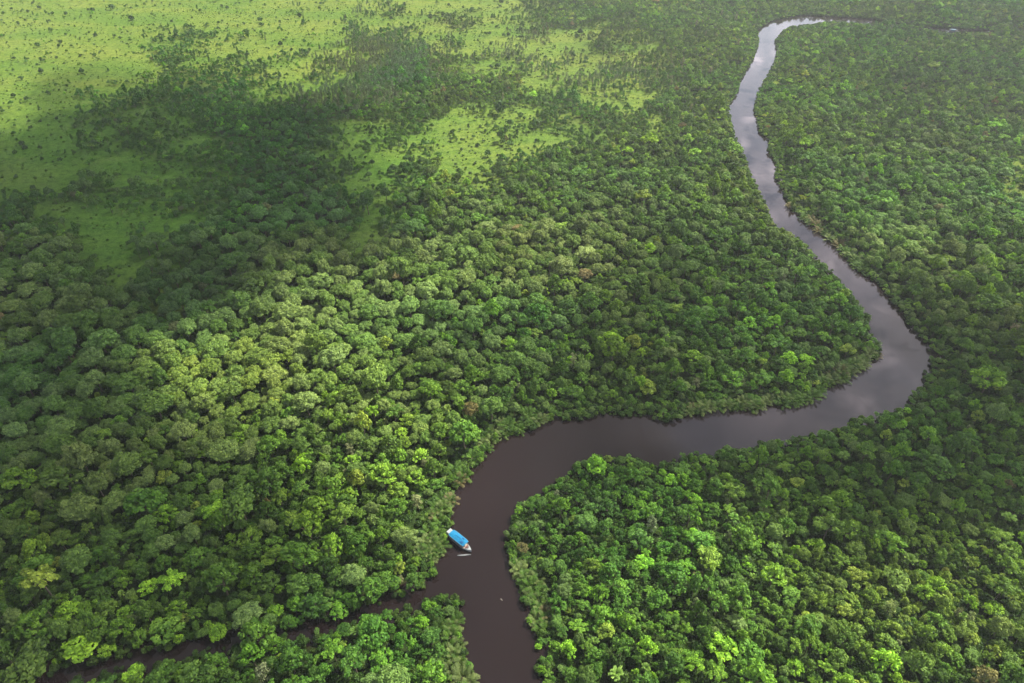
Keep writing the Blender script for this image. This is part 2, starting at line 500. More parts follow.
def lobed_crown(name, lobes, leaves_per_m2, leaf, seed, jitter=.42, updir=.25, inner=.25):
    """lobes: list of (x, y, z, radius, squash)"""
    rnd = np.random.default_rng(seed)
    C, Nn, K = [], [], []
    for (x, y, z, r, sq) in lobes:
        n = int(leaves_per_m2 * 2.6 * math.pi * r * r)
        d = rnd.normal(size=(n, 3)); d[:, 2] = np.where(rnd.random(n) < .72, np.abs(d[:, 2]), d[:, 2] * .6)
        d /= np.linalg.norm(d, axis=1, keepdims=True)
        rr = r * (1 - inner * rnd.random(n) ** 1.5) * (1 + .10 * rnd.normal(size=n))
        p = d * rr[:, None]; p[:, 2] *= sq
        C.append(p + np.array([x, y, z]))
        Nn.append(d + jitter * rnd.normal(size=(n, 3)) + np.array([0, 0, updir]))
        K.append(np.clip(rnd.uniform(.2, .8) + .26 * rnd.normal(size=n), 0, 1))
    C = np.concatenate(C); Nn = np.concatenate(Nn); K = np.concatenate(K)
    v, f, k = leaf_quads(C, Nn, leaf, rnd, K)
    return mesh_np(name, v, f, [M_LEAF], {"clump": ("FACE", "FLOAT", k)})

def trunk_mesh(name, top, crown_pts, r0, seed):
    rnd = random.Random(seed)
    mb = MB()
    bend = (rnd.uniform(-.4, .4), rnd.uniform(-.4, .4))
    mid = (bend[0] * .5, bend[1] * .5, top * .5)
    fork = (bend[0], bend[1], top * .62)
    mb.tube([(0, 0, -.8), (0, 0, .4), mid, fork], [r0 * 1.6, r0 * 1.05, r0 * .85, r0 * .7], 8)
    for p in crown_pts:
        q = Vector(fork).lerp(Vector(p), .5) + Vector((0, 0, .4))
        mb.tube([fork, q, p], [r0 * .5, r0 * .32, r0 * .1], 6)
    return mb.mesh(name, M_BARK, True)

def palm_geometry(seed, length, nf, z0, width):
    """feather fronds: a rachis with leaflets drooping on either side"""
    rnd = np.random.default_rng(seed)
    V, F, K = [], [], []; base = 0
    for i in range(nf):
        az = i * 2.399 + rnd.uniform(-.3, .3); u = (i + .5) / nf
        lift = math.radians(82 - 58 * u + rnd.uniform(-7, 7)); Lf = length * rnd.uniform(.85, 1.15)
        h = np.array([math.cos(az), math.sin(az), 0]); side = np.array([-h[1], h[0], 0])
        pts = []; p = np.array([0, 0, z0]) + h * .25; a = lift
        for k in range(10):
            pts.append(p.copy()); d = h * math.cos(a) + np.array([0, 0, math.sin(a)]); p = p + d * Lf / 9; a -= .055 + .016 * k
        old = rnd.random() < .12
        for k in range(2, 9):
            for q in (0, .5):
                c = pts[k] + (pts[k + 1] - pts[k]) * q
                t = pts[min(k + 1, 9)] - pts[k]; t /= np.linalg.norm(t); w = Lf * width * math.sin(math.pi * (k + q) / 10) + .25
                for sgn in (-1, 1):
                    tip = c + side * sgn * w * .85 + t * w * .55 - np.array([0, 0, w * .28])
                    V += [c - t * .05, c + t * .13, tip + t * .07, tip - t * .07]; F.append([base, base + 1, base + 2, base + 3]); base += 4
                    K.append(.85 if old else rnd.uniform(.15, .65))
        for k in range(9):   # the rachis
            V += [pts[k] - side * .06, pts[k] + side * .06, pts[k + 1] + side * .04, pts[k + 1] - side * .04]; F.append([base, base + 1, base + 2, base + 3]); base += 4; K.append(.55)
    return mesh_np("palm_fronds", np.array(V), np.array(F), [M_LEAF], {"clump": ("FACE", "FLOAT", np.array(K))}), None

def palm_meshes(seed):
    """nipa palm: long feather fronds rising from a low clump"""
    fr, _ = palm_geometry(seed, 5.9, 15 + seed % 4, .2, .17)
    mb = MB()
    for k in range(5):
        t = k * 1.3; mb.tube([(0, 0, -.5), (.25 * math.cos(t), .25 * math.sin(t), .5), (.45 * math.cos(t), .45 * math.sin(t), 1.1)], [.28, .2, .1], 6)
    return fr, mb.mesh("palm_stem", M_BARK, True)

PROTO = []     # dicts: crown, trunk, form, R, top
def dome(seed, R=5.0, hgt=4.2, nl=46, base=7.2, lr=(.95, 1.45), leaf=.38, flat=1.0):
    rnd = random.Random(seed); lobes = []
    ga = math.pi * (3 - math.sqrt(5))
    sx, sy = rnd.uniform(.85, 1.1), rnd.uniform(.85, 1.1)
    for i in range(nl):
        u = (i + .5) / nl
        zc = 1 - 1.12 * u
        rr = math.sqrt(max(0, 1 - zc * zc)); t = i * ga + rnd.uniform(-.35, .35)
        k = rnd.uniform(.68, 1.0) * (1 + .20 * math.sin(2 * t + seed) * math.cos(3 * t - seed))
        lobes.append((R * .84 * rr * math.cos(t) * k * sx, R * .84 * rr * math.sin(t) * k * sy, base + hgt * .8 * zc * k * flat, rnd.uniform(*lr), .85))
    pts = [l[:3] for l in lobes[6::9]]
    PROTO.append(dict(crown=lobed_crown("domed_crown", lobes, 7.0, leaf, seed), trunk=trunk_mesh("tree_trunk", base + 2, pts, .28, seed), form="domed", R=R, top=base + hgt))

def lumpy(seed, nl=13, R=5.0, base=7.0, hgt=4.5, lr=(1.3, 2.1), leaf=.55, form="lumpy", dens=3.8, jit=.45):
    rnd = random.Random(seed); lobes = [(0, 0, base + hgt - 1.6, rnd.uniform(1.6, 2.1), .85)]
    tries = 0
    while len(lobes) < nl and tries < 500:
        tries += 1
        t = rnd.uniform(0, 2 * math.pi); rr = R * .88 * math.sqrt(rnd.uniform(.06, 1))
        z = base + hgt * (.72 * (1 - (rr / R) ** 1.7)) * rnd.uniform(.45, 1.1) - rnd.uniform(0, .9)
        l = (rr * math.cos(t), rr * math.sin(t), z, rnd.uniform(*lr) * (1.08 - .3 * rr / R), rnd.uniform(.65, .95))
        if all((l[0] - m[0]) ** 2 + (l[1] - m[1]) ** 2 + (l[2] - m[2]) ** 2 > (.62 * (l[3] + m[3])) ** 2 for m in lobes): lobes.append(l)
    pts = [l[:3] for l in lobes[1::2]]
    PROTO.append(dict(crown=lobed_crown(form + "_crown", lobes, dens, leaf, seed, jit), trunk=trunk_mesh("tree_trunk", base + 1, pts[:6], .26, seed), form=form, R=R, top=base + hgt))

def arms(seed, R=5.0):
    """an open crown whose limbs reach out separately, each ending in flat leaf pads"""
    rnd = random.Random(seed); lobes = [(0, 0, 10.6, 1.1, .6)]
    na = rnd.randint(6, 8)
    for i in range(na):
        t = 2 * math.pi * i / na + rnd.uniform(-.3, .3); ln = R * rnd.uniform(.65, .95); z = rnd.uniform(8.2, 10.4)
        for q, rad in ((.42, .95), (.72, 1.1), (.98, .8)):
            lobes.append((ln * q * math.cos(t) + rnd.uniform(-.3, .3), ln * q * math.sin(t) + rnd.uniform(-.3, .3), z + .5 * (1 - q) + rnd.uniform(-.3, .3), rad * rnd.uniform(.85, 1.2), .55))
    pts = [l[:3] for l in lobes[3::3]]
    PROTO.append(dict(crown=lobed_crown("spreading_crown", lobes, 4.6, .46, seed, .5, .4), trunk=trunk_mesh("tree_trunk", 9.5, pts, .26, seed), form="spreading", R=R, top=11.3))

def feathery(seed, R=3.2):
    """tall palm: arching fronds on a slender stem"""
    fr, _ = palm_geometry(seed, R * .95, 20, 8.4, .17)
    PROTO.append(dict(crown=fr, trunk=trunk_mesh("palm_trunk", 12.5, [(0, 0, 8.6)], .17, seed), form="feathery", R=R, top=11.0))

def column(seed, R=2.6, form="narrow"):
    rnd = random.Random(seed); lobes = []
    for i in range(12):
        u = i / 11; r = R * (.42 + .58 * math.sin(math.pi * (.18 + .72 * u)))
        t = i * 2.4 + rnd.uniform(-.4, .4)
        lobes.append((r * .5 * math.cos(t), r * .5 * math.sin(t), 3.5 + 8.2 * u, r * .62 * rnd.uniform(.8, 1.1), 1.05))
    pts = [l[:3] for l in lobes[2::3]]
    PROTO.append(dict(crown=lobed_crown(form + "_crown", lobes, 4.2, .45, seed, .6, .2), trunk=trunk_mesh("tree_trunk", 9, pts, .2, seed), form=form, R=R, top=12.5))

def sparse(seed, R=2.8):
    rnd = random.Random(seed); lobes = []
    for i in range(14):
        t = i * 2.4; u = i / 13; r = R * (.8 - .35 * u)
        lobes.append((r * .8 * math.cos(t), r * .8 * math.sin(t), 5 + 7.2 * u, rnd.uniform(.75, 1.15), 1.1))
    pts = [l[:3] for l in lobes]
    PROTO.append(dict(crown=lobed_crown("sparse_crown", lobes, 4.2, .36, seed, .8, .1, .6), trunk=trunk_mesh("tree_trunk", 10, pts, .2, seed), form="sparse", R=R, top=12.8))

for s in range(5): dome(11 + s, nl=44 + 4 * s, flat=.9 + .06 * s)
dome(31, R=5.0, hgt=3.2, nl=60, base=7.6, lr=(.8, 1.15))
for s in range(5): lumpy(51 + s, nl=11 + s)
for s in range(4): lumpy(71 + s, nl=22 + 3 * s, hgt=5.2, lr=(.75, 1.25), leaf=.5, form="ragged", dens=4.4, jit=.5)
for s in range(3): arms(171 + s)
for s in range(2): feathery(181 + s)
for s in range(2): column(81 + s)
for s in range(2): sparse(91 + s)
FORMS = [p["form"] for p in PROTO]
IDX = {f: [i for i, g in enumerate(FORMS) if g == f] for f in set(FORMS)}

def bush_mesh(seed, nl=7, leaf=.42):
    rnd = random.Random(seed); lobes = []
    for i in range(nl):
        t = i * 2.4; r = .62 * 2.2 * math.sqrt(i / nl)
        lobes.append((r * math.cos(t), r * math.sin(t), .9 + 1.0 * (1 - (r / 2.2) ** 2) + rnd.uniform(-.2, .3), rnd.uniform(.75, 1.15), .9))
    return lobed_crown("shrub", lobes, 4.5, leaf, seed, .65)
BUSH = [bush_mesh(101 + s, 6 + s, .36 + .06 * s) for s in range(4)]      # radius about 2.2, height about 2.6

PALM = [palm_meshes(s) for s in range(121, 125)]

# ------------------------------------------------------------------ where the trees stand
def tint_for(form, x, y, r):
    """leaf colour of one tree: a kind's own colour, drifting slowly over the country"""
    pal = {"domed": [(.088, .112, .050), (.070, .100, .036), (.060, .090, .030), (.100, .118, .062)],
           "lumpy": [(.052, .100, .022), (.042, .084, .019), (.062, .112, .026), (.075, .120, .026), (.050, .082, .026)],
           "ragged": [(.068, .122, .022), (.085, .140, .024), (.055, .100, .024), (.048, .088, .022)],
           "spreading": [(.078, .128, .024), (.066, .112, .028), (.090, .135, .034), (.055, .100, .026)],
           "feathery": [(.080, .120, .034), (.095, .130, .045), (.060, .105, .028)],
           "narrow": [(.050, .088, .026), (.060, .100, .030), (.045, .078, .026)],
           "sparse": [(.118, .112, .100), (.105, .108, .088), (.125, .112, .105)]}[form]
    c = np.array(pal[int(r.integers(len(pal)))])
    u = r.random()
    if form in ("lumpy", "ragged", "spreading"):
        if u < .07: c = np.array([.125, .205, .030])
        elif u < .10: c = np.array([.140, .165, .045])
        elif u < .104: c = np.array([.120, .088, .060])
        elif u < .20: c = np.array([.034, .064, .018])
    elif form == "domed":
        if u < .004: c = np.array([.150, .110, .085])
    return c * np.array([.90 if form == "domed" else .98, 1.24, .60]) * 1.16 * r.uniform(.80, 1.25)

def scatter():
    # candidates over the part of the country the picture can see, with a margin
    step = 3.4
    ys = np.arange(95, 2050, step)
    cand = []
    for y in ys:
        half = y * math.cos(PITCH) + CAM_H * math.sin(PITCH)
        half = half * .75 * 1.13 + 25
        cand.append(np.stack([np.arange(-half, half, step), np.full(len(np.arange(-half, half, step)), y)], -1))
    P = np.concatenate(cand)
    P += rng.uniform(-step / 2, step / 2, P.shape)
    px, py, zc = project(np.concatenate([P, np.zeros((len(P), 1))], 1))
    ok = (py > -22) & (py < 765) & (px > -95) & (px < 1120)
    P, px, py, zc = P[ok], px[ok], py[ok], zc[ok]
    n = len(P)
    sd = sdist(P[:, 0], P[:, 1])
    cov = cover(px, py)
    clump = .6 * fbm(P[:, 0], P[:, 1], 28, 31, 2) + .4 * fbm(P[:, 0], P[:, 1], 11, 37, 2)
    u = rng.random(n)
    cl2 = np.clip((clump - .25) * 2.0, 0, 1)
    prob = np.where(cov > .93, 1.0, np.clip((cov * 1.14 - cl2 * .95) * 2.0, 0, 1) * (.35 + .65 * cov) + .006 * (cov < .5))
    # crown radius: big domes to the left of the middle, small crowns to the right and far away
    dn = fbm(P[:, 0], P[:, 1], 70, 41, 2)
    domes = np.exp(-(((px - 150) / 260) ** 2 + ((py - 330) / 130) ** 2)) + .55 * np.exp(-(((px - 400) / 170) ** 2 + ((py - 290) / 90) ** 2)) + .5 * np.exp(-(((px - 640) / 160) ** 2 + ((py - 235) / 60) ** 2)) \
        + .55 * np.exp(-(((px - 930) / 110) ** 2 + ((py - 250) / 120) ** 2)) + .3 * np.exp(-(((px - 130) / 180) ** 2 + ((py - 500) / 110) ** 2)) + .10
    isdome = rng.random(n) < np.clip(domes * (.35 + 1.1 * dn), 0, .92)
    R = np.exp(rng.normal(math.log(2.9), .40, n))
    R = np.where(isdome, np.exp(rng.normal(math.log(3.2), .32, n)) * (1 + .45 * np.clip(domes - .3, 0, 1)), R)
    R = np.where((px > 520) & (py > 400), R * .84, R)
    R = np.where(cov < .86, R * .80, R)
    R = np.where((py < 140), R * .9, R)
    R = np.where(py < 330, R * np.clip(.80 + .2 * (py / 330), .8, 1), R)
    R = np.where((sd < 14) & (py > 45) & ~((px < 425) & (py > 585)), np.minimum(R, 1.5 + .17 * np.maximum(sd, 0)), R)
    R = np.clip(R, 1.4, 9.5)
    order = rng.permutation(n)
    order = order[np.argsort(-R[order] + rng.uniform(0, 2.5, n), kind="stable")]
    cell = 8.0; grid = {}
    res = []
    pr = u < prob
    keys = np.floor(P / cell).astype(int)
    Pl = P.tolist(); Rl = R.tolist()
    for i in order.tolist():
        if not pr[i] or sd[i] < 1.5: continue
        x, y = Pl[i]; r = Rl[i]; kx, ky = keys[i]
        bad = False
        for a in (-2, -1, 0, 1, 2):
            for b in (-2, -1, 0, 1, 2):
                for (x2, y2, r2) in grid.get((kx + a, ky + b), ()):
                    if (x - x2) ** 2 + (y - y2) ** 2 < (.64 * (r + r2)) ** 2: bad = True; break
                if bad: break
            if bad: break
        if bad: continue
        grid.setdefault((kx, ky), []).append((x, y, r)); res.append(i)
    # young trees in the gaps
    for i in order[::-1].tolist():
        if not pr[i] or sd[i] < 3 or zc[i] > 900 or cov[i] < .9 or rng.random() > .5: continue
        x, y = Pl[i]; r = rng.uniform(1.4, 2.5); kx, ky = keys[i]
        if any((x - x2) ** 2 + (y - y2) ** 2 < (.74 * (r + r2)) ** 2 for a in (-1, 0, 1) for b in (-1, 0, 1) for (x2, y2, r2) in grid.get((kx + a, ky + b), ())): continue
        grid.setdefault((kx, ky), []).append((x, y, r)); res.append(i); R[i] = r; isdome[i] = False
    res = np.array(res)
    return P[res], R[res], isdome[res], px[res], py[res], zc[res], cov[res], sd[res]

def clear_of_water(P, R, top, crown_lo, extra=0.0):
    """does a crown of radius R (with its top and lower rim heights) leave the open water of the river free?"""
    bad = np.zeros(len(P), bool)
    for (k, h) in ((.0, 1.0), (.62, .86), (.95, .60), (.85, .45)):
        for t in np.linspace(0, 2 * math.pi, 10, endpoint=False) if k else (0,):
            q = np.stack([P[:, 0] + R * k * math.cos(t), P[:, 1] + R * k * math.sin(t), np.maximum(top * h, crown_lo * (h < .6))], -1)
            a, b, _ = project(q); bad |= inpoly(a, b, WATER_PX) & ~inpoly(a, b, FAR) & ~((a < 385) & (b > 600) & (vnoise(a / 13, a * 0) > .82))
    a, b, _ = project(np.concatenate([P, np.zeros((len(P), 1))], 1)); bad |= inpoly(a, b, WATER_PX)
    return ~bad

PALM_RUNS = [("creek spit's river edge", [(478, 683), (471, 652), (463, 630), (465, 610)], .95), ("left bank by the boat", [(436, 562), (446, 549), (449, 533), (455, 518), (459, 496)], .95),
             ("left bank above the boat", [(465, 484), (485, 460), (504, 439), (525, 431), (547, 423)], .5), ("right bank below the boat", [(507, 562), (519, 580), (519, 600), (526, 625), (534, 645)], .6),
             ("middle reach's far bank", [(690, 416), (712, 411), (759, 411), (812, 402), (832, 386), (867, 368), (882, 356)], .85), ("inside of the river bend", [(883, 347), (870, 325), (865, 308), (847, 285)], .5),
             ("outer bank above the bend", [(857, 272), (838, 248), (818, 234), (798, 217), (787, 207)], .55)]
palms = []
for run, pts, pr in PALM_RUNS:
    g = ground([p[0] for p in pts], [p[1] for p in pts])[:, :2]
    n = 0; k = 0
    for a, b in zip(g[:-1], g[1:]):
        d = b - a; ln = np.linalg.norm(d); t = d / ln; nrm = np.array([-t[1], t[0]])
        m = (a + b) / 2 + nrm * 4
        if sdist(m[:1], m[1:])[0] < 0: nrm = -nrm
        for s in np.arange(0, ln, 3.4):
            for off in ((2.5, 6.0) if "middle" in run or "bend" in run else (2.5, 6.0, 9.5)):
                if rng.random() > pr * (1.0 if off < 3 else .75): continue
                q = a + t * (s + rng.uniform(-1.3, 1.3)) + nrm * (off + rng.uniform(-1.2, 1.2))
                palms.append((run, q[0], q[1], rng.uniform(.7, 1.2)))
A = np.array([(p[1], p[2]) for p in palms]); S = np.array([p[3] for p in palms])
ok = clear_of_water(A, S * 3.6, S * 5.0, S * 1.0)
dpalm = []
for i in np.where(ok)[0]:
    if all((A[i, 0] - A[j, 0]) ** 2 + (A[i, 1] - A[j, 1]) ** 2 > 2.6 ** 2 for j in dpalm): dpalm.append(i)
P, R, isdome, PX, PY, ZC, COV, SD = scatter()
forms = []
for i in range(len(P)):
    u = rng.random()
    grey = math.exp(-(((PX[i] - 375) / 60) ** 2 + ((PY[i] - 62) / 26) ** 2)) + math.exp(-(((PX[i] - 335) / 45) ** 2 + ((PY[i] - 97) / 14) ** 2)) \
        + math.exp(-(((PX[i] - 362) / 22) ** 2 + ((PY[i] - 12) / 7) ** 2)) + math.exp(-(((PX[i] - 525) / 32) ** 2 + ((PY[i] - 50) / 16) ** 2)) + .6 * math.exp(-(((PX[i] - 590) / 60) ** 2 + ((PY[i] - 75) / 16) ** 2))
    if rng.random() < min(.8, grey): f = "sparse"
    elif isdome[i]: f = "domed"
    elif COV[i] < .88 and u < .85: f = "narrow" if u < .12 else "lumpy" if u < .6 else "ragged"
    elif u < .010: f = "sparse"
    elif u < .06: f = "narrow"
    elif u < .11: f = "feathery"
    elif u < .42: f = "lumpy"
    elif u < .80: f = "ragged"
    else: f = "spreading"
    forms.append(f)
forms = np.array(forms)
KIND = np.array([IDX[f][int(rng.integers(len(IDX[f])))] for f in forms])
PR = np.array([p["R"] for p in PROTO]); PT = np.array([p["top"] for p in PROTO])
nar = np.isin(forms, ["narrow", "sparse", "feathery"])
Rk = np.where(nar, np.clip(R * .62, 1.4, 3.4), R)
SC = Rk / PR[KIND]
SC = np.where(~nar, SC, np.clip(SC, .6, 1.25))
ZS = rng.uniform(.70, 1.38, len(P)) * np.where(SD < 12, .8, 1) * np.where(rng.random(len(P)) < .03, 1.35, 1) * np.where(SC > 1.2, 1.0 - .22 * (SC - 1.2), 1) * np.where(~nar & (SC < .8), 1.12, 1)   # height scale
TOP = PT[KIND] * SC * ZS
keep = clear_of_water(P, Rk, TOP, TOP * .5)
AP = A[dpalm]
for i in np.where(keep & (SD < 22))[0]:      # leave the palms their own room
    if ((AP - P[i]) ** 2).sum(1).min() < (1.6 + .75 * Rk[i]) ** 2: keep[i] = False
P, Rk, SC, ZS, TOP, KIND, forms, PX, PY, ZC, COV, SD = [a[keep] for a in (P, Rk, SC, ZS, TOP, KIND, forms, PX, PY, ZC, COV, SD)]
ROT = rng.uniform(0, 2 * math.pi, len(P))
AX = rng.uniform(.84, 1.17, len(P))
TINT = np.array([tint_for(forms[i], P[i, 0], P[i, 1], rng) for i in range(len(P))])
# the leaf colour drifts over the country (stands of one kind)
d1 = fbm(P[:, 0], P[:, 1], 110, 61, 2) - .5
TINT *= (1 + .55 * d1)[:, None]
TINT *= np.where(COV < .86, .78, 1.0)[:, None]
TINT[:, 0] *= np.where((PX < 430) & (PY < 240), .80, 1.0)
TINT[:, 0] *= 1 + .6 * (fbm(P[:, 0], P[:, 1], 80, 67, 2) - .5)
lime = 1.2 * np.exp(-(((PX - 215) / 60) ** 2 + ((PY - 385) / 30) ** 2)) + .4 * np.exp(-(((PX - 330) / 70) ** 2 + ((PY - 370) / 50) ** 2)) + .9 * np.exp(-(((PX - 910) / 130) ** 2 + ((PY - 600) / 60) ** 2)) + .4 * np.exp(-(((PX - 420) / 50) ** 2 + ((PY - 470) / 60) ** 2))  # lime painted into crowns across the sun patches, strengthening the sunlight there
lime *= rng.random(len(P)) * 1.1
TINT = TINT * (1 - np.clip(lime, 0, .8))[:, None] + np.array([.135, .195, .028]) * 1.15 * np.clip(lime, 0, .8)[:, None]
GZ = np.where(SD < 11, -.4, .55)

# ------------------------------------------------------------------ stuff made of many plants: one object, instanced by geometry nodes
def instancer(name, pts, kinds, scale3, rotz, tint, sources, kind_label):
    me = mesh_np(name, pts, [], [], {"pick": ("POINT", "INT", kinds), "size": ("POINT", "FLOAT_VECTOR", scale3),
                 "turn": ("POINT", "FLOAT_VECTOR", np.stack([np.zeros(len(pts)), np.zeros(len(pts)), rotz], -1)),
                 "tint": ("POINT", "FLOAT_COLOR", np.concatenate([tint, np.ones((len(tint), 1))], 1))})
    ob = link(name, me)
    g = bpy.data.node_groups.new(name, "GeometryNodeTree")
    g.interface.new_socket("Geometry", in_out="INPUT", socket_type="NodeSocketGeometry")
    g.interface.new_socket("Geometry", in_out="OUTPUT", socket_type="NodeSocketGeometry")
    N = g.nodes.new; L = g.links.new
    gi = N("NodeGroupInput"); go = N("NodeGroupOutput"); join = N("GeometryNodeJoinGeometry")
    def attr(n, t):
        a = N("GeometryNodeInputNamedAttribute"); a.data_type = t; a.inputs["Name"].default_value = n
        return next(s for s in a.outputs if s.enabled and s.name == "Attribute")
    pick = attr("pick", "INT"); size = attr("size", "FLOAT_VECTOR"); turn = attr("turn", "FLOAT_VECTOR")
    for k, objs in enumerate(sources):
        eq = N("FunctionNodeCompare"); eq.data_type = "INT"; eq.operation = "EQUAL"
        ins = [s for s in eq.inputs if s.enabled]
        L(pick, ins[0]); ins[1].default_value = k
        if len(objs) > 1:
            src = N("GeometryNodeJoinGeometry")
            for o in objs:
                oi = N("GeometryNodeObjectInfo"); oi.inputs["Object"].default_value = o; oi.transform_space = "ORIGINAL"; oi.inputs["As Instance"].default_value = False
                L(oi.outputs["Geometry"], src.inputs[0])
        else:
            src = N("GeometryNodeObjectInfo"); src.inputs["Object"].default_value = objs[0]; src.transform_space = "ORIGINAL"; src.inputs["As Instance"].default_value = False
        ip = N("GeometryNodeInstanceOnPoints")
        L(gi.outputs[0], ip.inputs["Points"]); L(eq.outputs[0], ip.inputs["Selection"]); L(src.outputs["Geometry"], ip.inputs["Instance"])
        L(turn, ip.inputs["Rotation"]); L(size, ip.inputs["Scale"]); L(ip.outputs[0], join.inputs[0])
    L(join.outputs[0], go.inputs[0])
    md = ob.modifiers.new("scatter", "NODES"); md.node_group = g
    return tag(ob, kind="stuff")

# ------------------------------------------------------------------ the 300 trees that show largest: one thing each
vis = (PX > -2) & (PX < W + 2) & (PY > 0)
tpx, tpy, tz = project(np.stack([P[:, 0], P[:, 1], TOP * .75], -1))
onscreen = vis & (tpy < H - 2) & (tpx > 2) & (tpx < W - 2)
score = np.where(onscreen, Rk / ZC, 0)
# the nearest belt of the forest, largest first; every form must be represented
near = np.where(onscreen & (~np.isin(forms, ["sparse"])), -ZC + 6 * Rk, -1e9)
sel = list(np.argsort(-near)[:290])
for k in range(len(PROTO)):
    if k not in set(KIND[sel]):
        c = np.where(onscreen & (KIND == k))[0]; sel.append(int(c[np.argmin(ZC[c])]))
sel = sel[:300]

ORD = ["first", "second", "third", "fourth", "fifth", "sixth", "seventh", "eighth", "ninth", "tenth", "eleventh", "twelfth", "thirteenth", "fourteenth", "fifteenth",
       "sixteenth", "seventeenth", "eighteenth", "nineteenth", "twentieth"]
TENS = ["", "", "twenty", "thirty", "forty", "fifty", "sixty", "seventy", "eighty", "ninety"]
def ordn(n):
    if n <= 20: return ORD[n - 1]
    if n < 100:
        return TENS[n // 10] + ("-" + ORD[n % 10 - 1] if n % 10 else "")[0:] if n % 10 else TENS[n // 10][:-1] + "ieth"
    return "hundred-and-" + ordn(n - 100) if n > 100 else "hundredth"

def tone(c):
    r, g, b = c; l = .3 * r + .6 * g
    if r > g * .95: return "tan-brown"
    if g > .185: return "bright lime"
    if r / g > .74: return "pale olive" if l > .10 else "olive"
    if r / g > .60: return "yellow-green"
    if l < .058: return "dark green"
    return "mid-green" if l < .085 else "fresh green"

zone = np.array(["x"] * len(P), dtype=object)
def side(i):
    x, y = tpx[i], tpy[i]
    if P[i, 0] > 5 and x > 495: return "right bank"
    # creek: above or below its line
    cy = np.interp(x, [-20, 47, 92, 146, 200, 262, 343, 415, 470], [700, 684, 668, 660, 646, 635, 619, 599, 588])
    return "creek spit" if y > cy else "left bank"
rows = {}
for i in sel:
    z = side(i); zone[i] = z
    rows.setdefault((z, int((H - tpy[i]) // 16)), []).append(i)
LABEL = {}
for (z, r), ids in rows.items():
    ids = sorted(ids, key=lambda i: tpx[i] if z == "right bank" else -tpx[i])
    for n, i in enumerate(ids):
        sz = "large" if Rk[i] > 4.9 else "small" if Rk[i] < 3.4 else "medium"
        if z == "right bank": w = f"{ordn(n + 1)} right of the river"
        elif z == "creek spit": w = f"{ordn(n + 1)} left of the river below the creek"
        else: w = f"{ordn(n + 1)} left of the river beyond the creek"
        LABEL[i] = f"{sz} {tone(TINT[i])} {forms[i]} tree, {w}, {ordn(r + 1)} row up"
first = {}
for i in sel:
    k = int(KIND[i]); pr = PROTO[k]
    root = link("rainforest_tree", None)
    root.location = (P[i, 0], P[i, 1], GZ[i]); root.rotation_euler = (0, 0, ROT[i]); root.scale = (SC[i] * AX[i], SC[i] / AX[i], SC[i] * ZS[i])
    tag(root, LABEL[i], "tree", "rainforest trees nearest the camera")
    tr = link("trunk", pr["trunk"], root); cr = link("crown", pr["crown"], root)
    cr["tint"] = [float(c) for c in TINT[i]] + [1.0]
    first.setdefault(k, (cr, tr))
rest = np.setdiff1d(np.arange(len(P)), sel)
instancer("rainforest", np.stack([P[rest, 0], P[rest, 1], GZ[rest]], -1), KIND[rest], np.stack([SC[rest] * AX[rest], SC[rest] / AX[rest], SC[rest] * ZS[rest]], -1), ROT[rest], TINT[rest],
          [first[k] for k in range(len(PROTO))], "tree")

# ------------------------------------------------------------------ nipa palms along the banks: one thing each
px_, py_, zz_ = project(np.stack([A[:, 0], A[:, 1], S * 3], -1))
dpalm = [i for i in dpalm if 2 < px_[i] < W - 2 and 2 < py_[i] < H - 2][:290]
cnt = {}
for i in dpalm:
    run = palms[i][0]; cnt[run] = cnt.get(run, 0) + 1
    root = link("nipa_palm", None)
    root.location = (A[i, 0], A[i, 1], -.1); root.rotation_euler = (0, 0, rng.uniform(0, 6.28)); root.scale = (S[i],) * 3
    u = rng.random()
    c = np.array([.105, .150, .042]) if u < .40 else np.array([.052, .112, .014]) if u < .92 else np.array([.120, .110, .045])
    nm = "straw-tipped pale" if u < .40 else "green" if u < .87 else "withered tan"
    tag(root, f"{nm} nipa palm, {ordn(cnt[run])} going upstream along the {run}", "palm", "nipa palms lining the river banks")
    fr, st = PALM[int(rng.integers(4))]
    o = link("fronds", fr, root); o["tint"] = [float(v) for v in c * rng.uniform(.8, 1.15)] + [1.0]
    link("stem", st, root)

